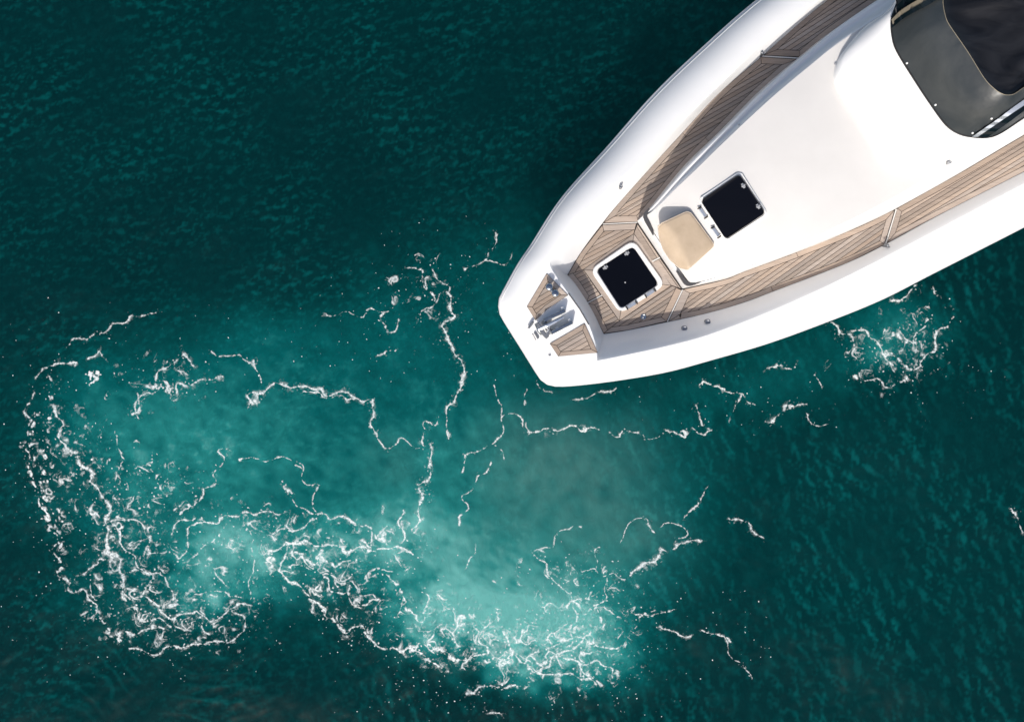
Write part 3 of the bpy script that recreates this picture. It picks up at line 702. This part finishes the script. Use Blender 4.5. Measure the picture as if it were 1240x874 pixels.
mka('fluke', blade([(649, 391), (652.5, 390.5), (657, 397), (661, 403), (664, 399), (665.5, 392.5), (666.5, 398), (664.5, 408), (661.5, 410.5), (656, 405), (650.5, 397)], PZ + .085, PZ + .125), M['galv'])
mka('fluke', blade([(638.5, 397.5), (643.5, 389.5), (647, 389), (645.5, 392.5), (641, 398)], PZ + .03, PZ + .06), M['galv'])
mka('crown', tube([P(649, 392, PZ + .075), P(653, 399, PZ + .09), P(656, 405, PZ + .075)], [.02, .03, .02], 8), M['steel'], True)
plate('fairlead', (647.5, 402.5), (651.8, 410), .022, PZ - .005, PZ + .03, M['galv'], yacht)
plate('fairlead_base', (644.5, 404.5), (648.5, 412.5), .016, PZ - .005, PZ + .012, M['seam'], yacht, .003)
bl = empty('mooring_bollard', P(668, 352, PZ)); bl.parent = yacht; bl.location = Vector(P(668, 352, PZ)) - BASE
bb = Vector(P(668, 352, PZ))
def mkb(name, VF, m): return mk(name, [(x - bb.x, y - bb.y, z - bb.z) for x, y, z in VF[0]], VF[1], m, bl, True, off=False)
for u, v in ((664.8, 348.2), (672, 355.8)):
    mkb('post', lathe(P(u, v, PZ + .012), [(.032, -.01), (.030, .02), (.022, .035), (.022, .075), (.040, .088), (.044, .10), (.040, .112), (.02, .118), (.002, .12)], 20), M['steel'])
mkb('base', tube([P(662.5, 346, PZ + .02), P(674, 358, PZ + .02)], .022, 8), M['steel'])
strip('step_slot', (688.3, 355), (702, 374), .014, PZ - .004, .008, M['dark_slot'], yacht); strip('step_slot', (702, 374), (713, 393), .014, PZ - .004, .008, M['dark_slot'], yacht)

# ------------------------------------------------------------------ foam on the water
SC = 2.0; fw, fh = int(1240 * SC), int(874 * SC)
U, Vv = np.meshgrid((np.arange(fw) + .5) / SC, (np.arange(fh) + .5) / SC)
U = U.astype(np.float32); Vv = Vv.astype(np.float32)
def fn(lam, wd, seed): return fft_noise(fh, fw, 1 / SC, band(lam, wd), seed).astype(np.float32)
w1, w2, w3, w4 = fn(34, .5, 31), fn(34, .5, 32), fn(9, .5, 33), fn(9, .5, 34)
f1, f2, f3 = fn(14, .6, 35), fn(5, .45, 36), fn(2.6, .4, 37)
WU, WV = U + 2.6 * w1 + .34 * w3, Vv + 2.6 * w2 + .34 * w4
F_ = np.zeros_like(U)
# strands: (width px, strength, points). strength < 1 breaks them up into flecks
ST = [
 (2.6, 1.15, [(68, 494), (76, 513), (71, 523), (84, 544), (97, 560), (110, 578), (121, 594), (130, 613), (126, 626), (130, 644), (131, 663), (138, 676), (145, 689), (147, 707), (154, 723)]),
 (2.6, .50, [(37, 470), (34, 518), (33, 555), (42, 586), (50, 618), (63, 644), (66, 670), (76, 697), (92, 713), (108, 723), (118, 739), (131, 763), (147, 776)]),
 (4.0, .24, [(63, 460), (64, 497), (56, 534), (62, 570), (58, 597), (68, 618), (79, 628)]),
 (4.0, .24, [(40, 500), (40, 540), (50, 570), (55, 600), (66, 640), (80, 660)]),
 (1.4, .75, [(42, 457), (58, 444), (79, 439), (87, 439)]), (1.4, .8, [(108, 436), (121, 428), (126, 439)]),
 (1.2, .6, [(79, 418), (105, 410), (131, 397), (158, 389), (174, 380), (189, 378)]),
 (1.6, .85, [(168, 502), (166, 486), (179, 476), (197, 470), (226, 468), (258, 460), (271, 460)]), (1.8, .85, [(189, 470), (189, 455), (208, 439), (226, 434), (237, 444)]),
 (1.3, .6, [(258, 426), (274, 434), (295, 436), (310, 441), (318, 460), (321, 468)]), (2.2, .5, [(164, 500), (172, 490), (166, 478)]),
 (2.2, 1.3, [(300, 489), (311, 482), (325, 469.5), (342, 468), (358, 466.5)]), (1.8, 1.2, [(358, 466.5), (383, 473.6), (416, 474.4), (432, 482), (451, 490)]), (1.2, .9, [(365, 476), (400, 478), (430, 484)]), (2.6, 1.3, [(449, 489), (455, 498), (453, 506)]),
 (1.5, 1.0, [(452, 505), (452, 515), (459, 531), (467, 538.6)]), (.9, .75, [(467, 538.6), (486, 535), (508.6, 540), (513, 527), (527, 502)]), (1.6, .8, [(508, 541), (512, 530)]),
 (1.5, .9, [(523, 329), (543.6, 348), (539.5, 364.4)]), (2.4, .95, [(538, 360), (550, 377), (537, 401.5), (550, 420), (552, 430), (560, 443), (562, 459), (550, 478), (543.6, 496)]), (1.4, .6, [(543, 496), (542, 515), (543, 531)]),
 (1.3, .7, [(488, 323), (504, 327), (519, 352), (529, 358), (515, 379), (506, 385)]), (1.8, .5, [(519, 340), (521, 362)]),
 (2.8, .85, [(523, 548), (517, 572), (513, 597), (508, 622), (504, 638)]),
 (1.0, .75, [(599, 465), (607, 498), (611, 510), (601, 531), (587, 543), (564, 552), (562, 572)]), (1.0, .7, [(611, 508), (622, 500), (636, 519)]), (1.0, .6, [(593, 560), (582, 572), (570, 593), (556, 634)]),
 (1.3, .7, [(601, 280), (595, 305), (585, 317), (568, 329)]), (1.1, .7, [(585, 317), (609, 316), (620, 308)]),
 (1.3, .55, [(461, 379), (469, 399), (484, 393)]), (1.2, .5, [(482, 422), (472, 428), (461, 434)]), (1.0, .5, [(400, 384), (430, 380), (455, 378), (480, 370)]),
 (1.6, .8, [(635, 526), (654, 526), (673, 521), (706, 519), (725, 521)]), (1.3, .8, [(691, 486), (715, 480), (739, 473)]), (1.1, .7, [(848, 465), (871, 469), (900, 483), (915, 487)]), (1.1, .6, [(838, 491), (848, 507), (856, 520)]),
 (1.0, .5, [(740, 522), (780, 526), (820, 524), (860, 522)]), (1.2, .7, [(636, 508), (640, 526), (636, 530)]),
 (1.3, 1.0, [(649, 675), (665, 692), (675, 709), (691, 723), (696, 739), (694, 763), (682, 782)]), (1.3, .9, [(696, 739), (722, 739), (729, 725), (734, 706), (748, 697), (767, 697)]), (2.0, 1.1, [(765, 697), (786, 680), (800, 668)]), (1.4, .8, [(800, 668), (824, 659), (848, 652)]),
 (.9, .7, [(753, 659), (758, 642), (777, 630), (791, 637)]), (.9, .7, [(800, 637), (824, 635), (826, 647), (820, 658)]), (.8, .6, [(706, 692), (718, 687), (729, 697), (740, 700)]), (.9, .7, [(644, 675), (665, 659), (670, 647), (691, 642), (708, 638)]), (1.0, .7, [(722, 740), (727, 758)]), (.8, .6, [(720, 690), (722, 670), (730, 660)]),
 (.9, .6, [(830, 630), (845, 610), (862, 590)]), (1.6, .7, [(880, 626), (893, 629), (906, 640), (925, 652)]),
 (2.2, 1.1, [(524, 780), (540, 790), (548, 798), (567, 795), (585, 793), (586, 780)]), (1.8, 1.0, [(526, 766), (524, 780)]), (2.0, 1.0, [(564, 756), (577, 764), (578, 775)]), (2.6, 1.1, [(605, 764), (618, 782), (620, 796), (612, 808)]), (2.0, 1.0, [(620, 796), (635, 806), (642, 791), (652, 800), (663, 803), (682, 787), (700, 782)]), (2.2, .9, [(650, 800), (680, 796), (701, 801), (722, 827)]), (1.6, .9, [(586, 800), (600, 804), (620, 796)]), (1.5, .8, [(660, 784), (690, 772), (720, 778), (750, 786)]), (1.4, .8, [(700, 800), (730, 806), (745, 818)]),
 (1.8, .8, [(563, 841), (582, 832), (606, 829), (627, 836)]), (1.6, .7, [(587, 855), (611, 867)]), (2.0, .8, [(640, 812), (660, 816), (690, 815), (716, 824)]),
 (1.7, .8, [(796, 758), (815, 765), (836, 772)]), (1.5, .8, [(848, 765), (871, 772), (882, 780)]), (1.0, .6, [(872, 773), (900, 810), (910, 822)]), (1.1, .6, [(772, 746), (800, 742), (819, 732)]), (1.2, .5, [(790, 738), (760, 762), (740, 775)]),
 (1.6, .8, [(371, 620), (399, 628), (419, 627), (436, 634), (449, 646), (452, 659)]), (2.2, .9, [(347, 659), (364, 658), (385, 658), (409, 663), (433, 666), (457, 665), (478, 666), (498, 670)]), (1.8, .7, [(330, 648), (352, 640), (380, 628), (371, 620)]),
 (1.8, .95, [(392, 708), (402, 716), (419, 714), (421, 706), (409, 697), (392, 703)]), (2.0, .95, [(419, 716), (427, 726), (437, 733), (457, 725)]), (1.6, .9, [(423, 707), (443, 723), (455, 726)]),
 (2.4, .95, [(376, 728), (389, 735), (395, 744), (411, 756), (423, 766), (437, 757), (447, 766)]), (2.0, .7, [(447, 766), (457, 786), (478, 785), (502, 783)]), (2.4, .95, [(500, 778), (502, 793), (526, 800), (540, 810)]),
 (1.3, .7, [(502, 622), (507, 634), (500, 642)]), (1.6, .7, [(485, 618), (488, 646), (481, 660)]), (1.5, .8, [(467, 697), (481, 711), (495, 735), (509, 749), (519, 731), (515, 719)]), (1.0, .7, [(577, 663), (570, 676), (564, 690)]), (1.3, .6, [(436, 700), (460, 690), (476, 692)]),
 (1.4, .7, [(221, 623), (247, 597), (263, 570), (274, 541)]), (.9, .55, [(289, 560), (326, 555), (358, 560), (379, 591), (381, 618)]), (.9, .5, [(142, 523), (146, 560), (153, 591)]), (.9, .5, [(179, 544), (188, 575), (197, 597)]), (.9, .6, [(340, 580), (352, 600), (371, 618)]), (1.2, .6, [(356, 566), (365, 572)]),
 (2.0, .9, [(138, 628), (158, 627), (174, 637), (182, 655), (176, 668)]), (2.0, .95, [(142, 640), (158, 676), (184, 694), (178, 712), (174, 723), (189, 734), (210, 744), (237, 741), (263, 749), (284, 739), (305, 731)]), (1.8, .9, [(184, 694), (200, 702), (213, 728)]), (1.5, .9, [(179, 665), (200, 672), (216, 676), (226, 660), (231, 640), (252, 633), (279, 623), (316, 623), (337, 623)]), (1.2, .9, [(234, 676), (246, 663), (258, 655), (264, 645)]), (1.3, .8, [(237, 718), (263, 716), (284, 723), (290, 727)]), (1.0, .8, [(262, 690), (270, 708)]), (1.0, .55, [(296, 630), (303, 655), (304, 686), (300, 723)]),
 (2.2, .85, [(142, 776), (163, 765), (195, 762)]), (2.0, .85, [(158, 786), (189, 789), (216, 784), (237, 776), (268, 776), (292, 762), (288, 745)]), (2.0, .9, [(165, 740), (190, 752), (225, 758), (255, 762)]), (1.6, .9, [(100, 694), (115, 682), (128, 676)]), (1.6, .8, [(108, 707), (116, 724)]), (1.6, .8, [(152, 690), (170, 690), (186, 696)]), (1.5, .8, [(205, 644), (216, 632), (236, 628)]),
 (2.0, .8, [(321, 670), (347, 655), (345, 672), (338, 691)]), (1.8, .85, [(338, 691), (363, 712), (384, 728)]), (1.5, .8, [(350, 680), (376, 690), (392, 684), (400, 700)]), (1.6, .8, [(360, 668), (372, 678), (390, 672), (402, 682), (420, 676), (436, 682)]),
 (2.4, .75, [(1008, 394), (1025, 407), (1036, 418)]), (1.8, .9, [(1030, 404), (1047, 405), (1062, 407), (1064, 420), (1082, 437)]), (2.2, .9, [(1080, 434), (1103, 446), (1121, 437), (1134, 415), (1136, 405)]), (1.2, .7, [(1136, 408), (1142, 402), (1160, 385)]), (1.8, .8, [(1077, 365), (1095, 359), (1112, 350)]), (1.0, .6, [(1129, 346), (1143, 361)]), (2.0, .6, [(1038, 459), (1060, 462), (1085, 468), (1100, 455)]), (1.2, .6, [(1108, 424), (1112, 400), (1125, 386)]),
 (1.5, .75, [(925, 450), (947, 444), (964, 437)]), (1.5, .75, [(929, 511), (951, 494), (975, 485)]), (1.0, .6, [(895, 480), (886, 512)]), (1.0, .65, [(975, 507), (1003, 511)]), (1.3, .8, [(1224, 614), (1229, 629), (1237, 642)]), (1.0, .6, [(985, 450), (1000, 470)]),
 (1.0, .6, [(640, 470), (636, 490)]), (1.0, .5, [(650, 464), (670, 474)]), (1.0, .55, [(600, 540), (614, 552)]),
]
rad = 26
for wd, st, pts in ST:
    wd *= .78
    q = cr(pts, max(6, int(3 * sum(math.dist(a, b_) for a, b_ in zip(pts, pts[1:])) / 10)))
    u0, u1 = max(0, int((q[:, 0].min() - rad) * SC)), min(fw, int((q[:, 0].max() + rad) * SC)); v0, v1 = max(0, int((q[:, 1].min() - rad) * SC)), min(fh, int((q[:, 1].max() + rad) * SC))
    if u1 <= u0 or v1 <= v0: continue
    sl = (slice(v0, v1), slice(u0, u1)); x, y = WU[sl], WV[sl]; D = np.full(x.shape, 1e9, np.float32)
    for a, b_ in zip(q[:-1], q[1:]):
        m0, m1 = min(a[0], b_[0]) - rad, max(a[0], b_[0]) + rad
        dx, dy = b_ - a; L2 = dx * dx + dy * dy + 1e-9
        s = np.clip(((x - a[0]) * dx + (y - a[1]) * dy) / L2, 0, 1); D = np.minimum(D, (x - a[0] - s * dx) ** 2 + (y - a[1] - s * dy) ** 2)
    D = np.sqrt(D); N1, N2, N3 = f1[sl], f2[sl], f3[sl]
    wl_ = wd * np.clip(.38 + .42 * st + .40 * N1 + .12 * N2, .16, 2.4)
    core = np.exp(-(D / (.80 * wl_)) ** 2) * np.clip(.80 + .17 * N2 + .12 * N3, .15, 1)
    gate = np.clip((N1 * .6 + N2 * .3 + (st - .40) * 3.0) * 1.2 + .55, 0, 1)
    halo = np.clip(1 - D / (wd * 5.0), 0, 1) ** 1.3 * np.clip((N2 + .30 * N3 - 1.95 + .3 * st) * 1.4, 0, 1) * .75     # flecks shed beside the strand
    mist = np.clip(1 - D / (wd * 4.5), 0, 1) ** 2 * np.clip(.10 + .12 * N1 + .10 * N2 + .05 * N3, 0, .40) * st             # thin froth along it
    F_[sl] = np.maximum.reduce([F_[sl], core * gate, halo, mist])
# lace: cell-wall network where the foam lies thick
def voronoi(x, y, cell, seed):
    g = np.random.default_rng(seed); gw, gh = int(1400 / cell) + 6, int(1000 / cell) + 6
    jx, jy = g.random((gh, gw)).astype(np.float32), g.random((gh, gw)).astype(np.float32)
    cx, cy = (x + 60) / cell, (y + 60) / cell; ix, iy = np.clip(cx.astype(int), 1, gw - 2), np.clip(cy.astype(int), 1, gh - 2)
    d1 = np.full(x.shape, 9., np.float32); d2 = d1.copy()
    for oy in (-1, 0, 1):
        for ox in (-1, 0, 1):
            a, b_ = ix + ox, iy + oy; d = np.hypot(a + jx[b_, a] - cx, b_ + jy[b_, a] - cy).astype(np.float32)
            d2 = np.minimum(d2, np.maximum(d1, d)); d1 = np.minimum(d1, d)
    return (d2 - d1) * cell
LACE = [(170, 690, 60, 55, 20, .36), (215, 750, 90, 30, 8, .46), (385, 675, 58, 32, 10, .64), (430, 725, 50, 36, 35, .36), (640, 797, 115, 28, 8, .50), (700, 770, 60, 36, 0, .40), (480, 655, 50, 26, 0, .45), (140, 640, 40, 40, 0, .32), (90, 560, 40, 60, 0, .35), (1078, 430, 50, 32, 0, .48),
        (700, 720, 75, 50, 0, .32), (520, 745, 50, 40, 0, .38), (320, 635, 50, 22, 0, .5), (200, 460, 50, 30, 0, .3), (520, 350, 40, 35, 0, .22), (1115, 400, 30, 30, 0, .4), (280, 700, 60, 50, 0, .22), (590, 770, 60, 30, 10, .5), (190, 600, 60, 40, 0, .28)]
lz = np.zeros_like(U); uu, vv = U + 9 * w1, Vv + 9 * w2
lz = fields(uu, vv, LACE).astype(np.float32)
msk = lz > .06
xs, ys = (U + .55 * w3 + 5.5 * w1)[msk], (Vv + .55 * w4 + 5.5 * w2)[msk]
e1, e2 = voronoi(xs, ys, 25., 51), voronoi(xs, ys, 12., 52)
N1, N2, N3, lm = f1[msk], f2[msk], f3[msk], lz[msk]
g1 = w1[msk] * .8 + N1 * .45                               # where walls are thick, thin or torn
lace = np.exp(-(e1 / np.clip(.95 + .75 * g1 + 1.2 * (lm - .4), .2, 4)) ** 2) * np.clip((lm * 1.5 - .48 + .40 * g1) * 1.8, 0, 1) * np.clip(.85 + .2 * N2, .2, 1)
lace2 = np.exp(-(e2 / np.clip(.50 + .30 * g1 + .6 * (lm - .5), .15, 2)) ** 2) * np.clip((lm * 1.5 - .90 + .45 * g1) * 1.6, 0, 1) * .62
fleck = np.clip((N2 + .2 * N3 - 2.45 + .7 * lm) * 1.6, 0, 1) * .9
film = np.clip((lm - .45) * .20 + .035 * N1 + .04 * N2, 0, .14)
e3 = voronoi(xs, ys, 8., 53)
web = np.exp(-(e3 / np.clip(.42 + .22 * g1, .12, 1.2)) ** 2) * np.clip((lm * 1.5 - .42 + .5 * g1) * 1.3, 0, 1) * np.clip(.34 + .12 * N2, .05, .6)
lace2 = np.maximum.reduce([lace2, film, web])
F_[msk] = np.maximum(F_[msk], np.maximum.reduce([lace, lace2, fleck]))
# loose flecks elsewhere
lo = fields(U, Vv, [(480, 380, 90, 70, 0, .5), (60, 600, 55, 160, 0, .9), (600, 850, 170, 40, 0, .7), (820, 760, 110, 60, 0, .45), (1090, 450, 110, 60, 0, .5), (560, 330, 80, 60, 0, .45), (860, 490, 110, 40, 0, .4), (180, 420, 150, 50, 0, .4), (470, 790, 110, 40, 30, .7), (200, 790, 120, 30, 0, .6), (620, 430, 60, 40, 0, .3)]).astype(np.float32)
F_ = np.maximum(F_, np.clip((f2 + .25 * f3 - 3.05 + .8 * lo) * 1.6, 0, 1) * (lo > .08))
# a burst of white where water breaks the surface
for cx, cy, rr in [(113, 456, 11), (118, 440, 3)]:
    d = np.hypot(U - cx + 1.2 * w3 * 1.5, Vv - cy + 1.5 * w4); F_ = np.maximum(F_, np.clip((rr * (.62 + .16 * f2 + .12 * f1) - d) / 3, 0, 1))
F_ *= .85 + .15 * np.clip(f3, -1, 1)
keep = F_ > .03
jj, ii = np.nonzero(keep)
vid = -np.ones((fh + 1, fw + 1), np.int64)
for dj, di in ((0, 0), (0, 1), (1, 0), (1, 1)): vid[jj + dj, ii + di] = 0
vj, vi = np.nonzero(vid == 0); vid[vj, vi] = np.arange(len(vj))
Fp = np.pad(F_, 1, mode='edge'); av = (Fp[:-1, :-1] + Fp[:-1, 1:] + Fp[1:, :-1] + Fp[1:, 1:]) / 4
al = av[vj, vi]; k_ = CAM_H / FPX
fx, fy = (vi / SC - 620) * k_, (437 - vj / SC) * k_
fz = sample_h(fx, fy) + .006 + .0012 * np.clip(al, 0, 1)
fq_ = np.stack([vid[jj, ii], vid[jj + 1, ii], vid[jj + 1, ii + 1], vid[jj, ii + 1]], 1)
me = bpy.data.meshes.new('foam')
me.vertices.add(len(fx)); me.vertices.foreach_set('co', np.stack([fx, fy, fz], 1).astype(np.float32).ravel())
me.loops.add(len(fq_) * 4); me.loops.foreach_set('vertex_index', fq_.ravel().astype(np.int32))
me.polygons.add(len(fq_)); me.polygons.foreach_set('loop_start', np.arange(0, len(fq_) * 4, 4, dtype=np.int32))
me.polygons.foreach_set('use_smooth', np.ones(len(fq_), bool)); me.update(calc_edges=True); me.validate()
at = me.attributes.new('cover', 'FLOAT', 'POINT'); at.data.foreach_set('value', al.astype(np.float32))
print('foam quads', len(fq_))
m, t, b = mat('sea_foam', (.80, .84, .84), .6, 0, .3); me.materials.append(m)
foam = bpy.data.objects.new('foam', me); link(foam)
tag(foam, 'white lacy foam strands and flecks floating on the churned turquoise water', 'foam', None, 'stuff')
at_ = add(t, 'ShaderNodeAttribute', attribute_name='cover'); tr = add(t, 'ShaderNodeBsdfTransparent'); ms = add(t, 'ShaderNodeMixShader')
t.links.new(at_.outputs['Fac'], ms.inputs[0]); t.links.new(tr.outputs[0], ms.inputs[1]); t.links.new(b.outputs[0], ms.inputs[2]); t.links.new(ms.outputs[0], t.nodes['Material Output'].inputs['Surface'])
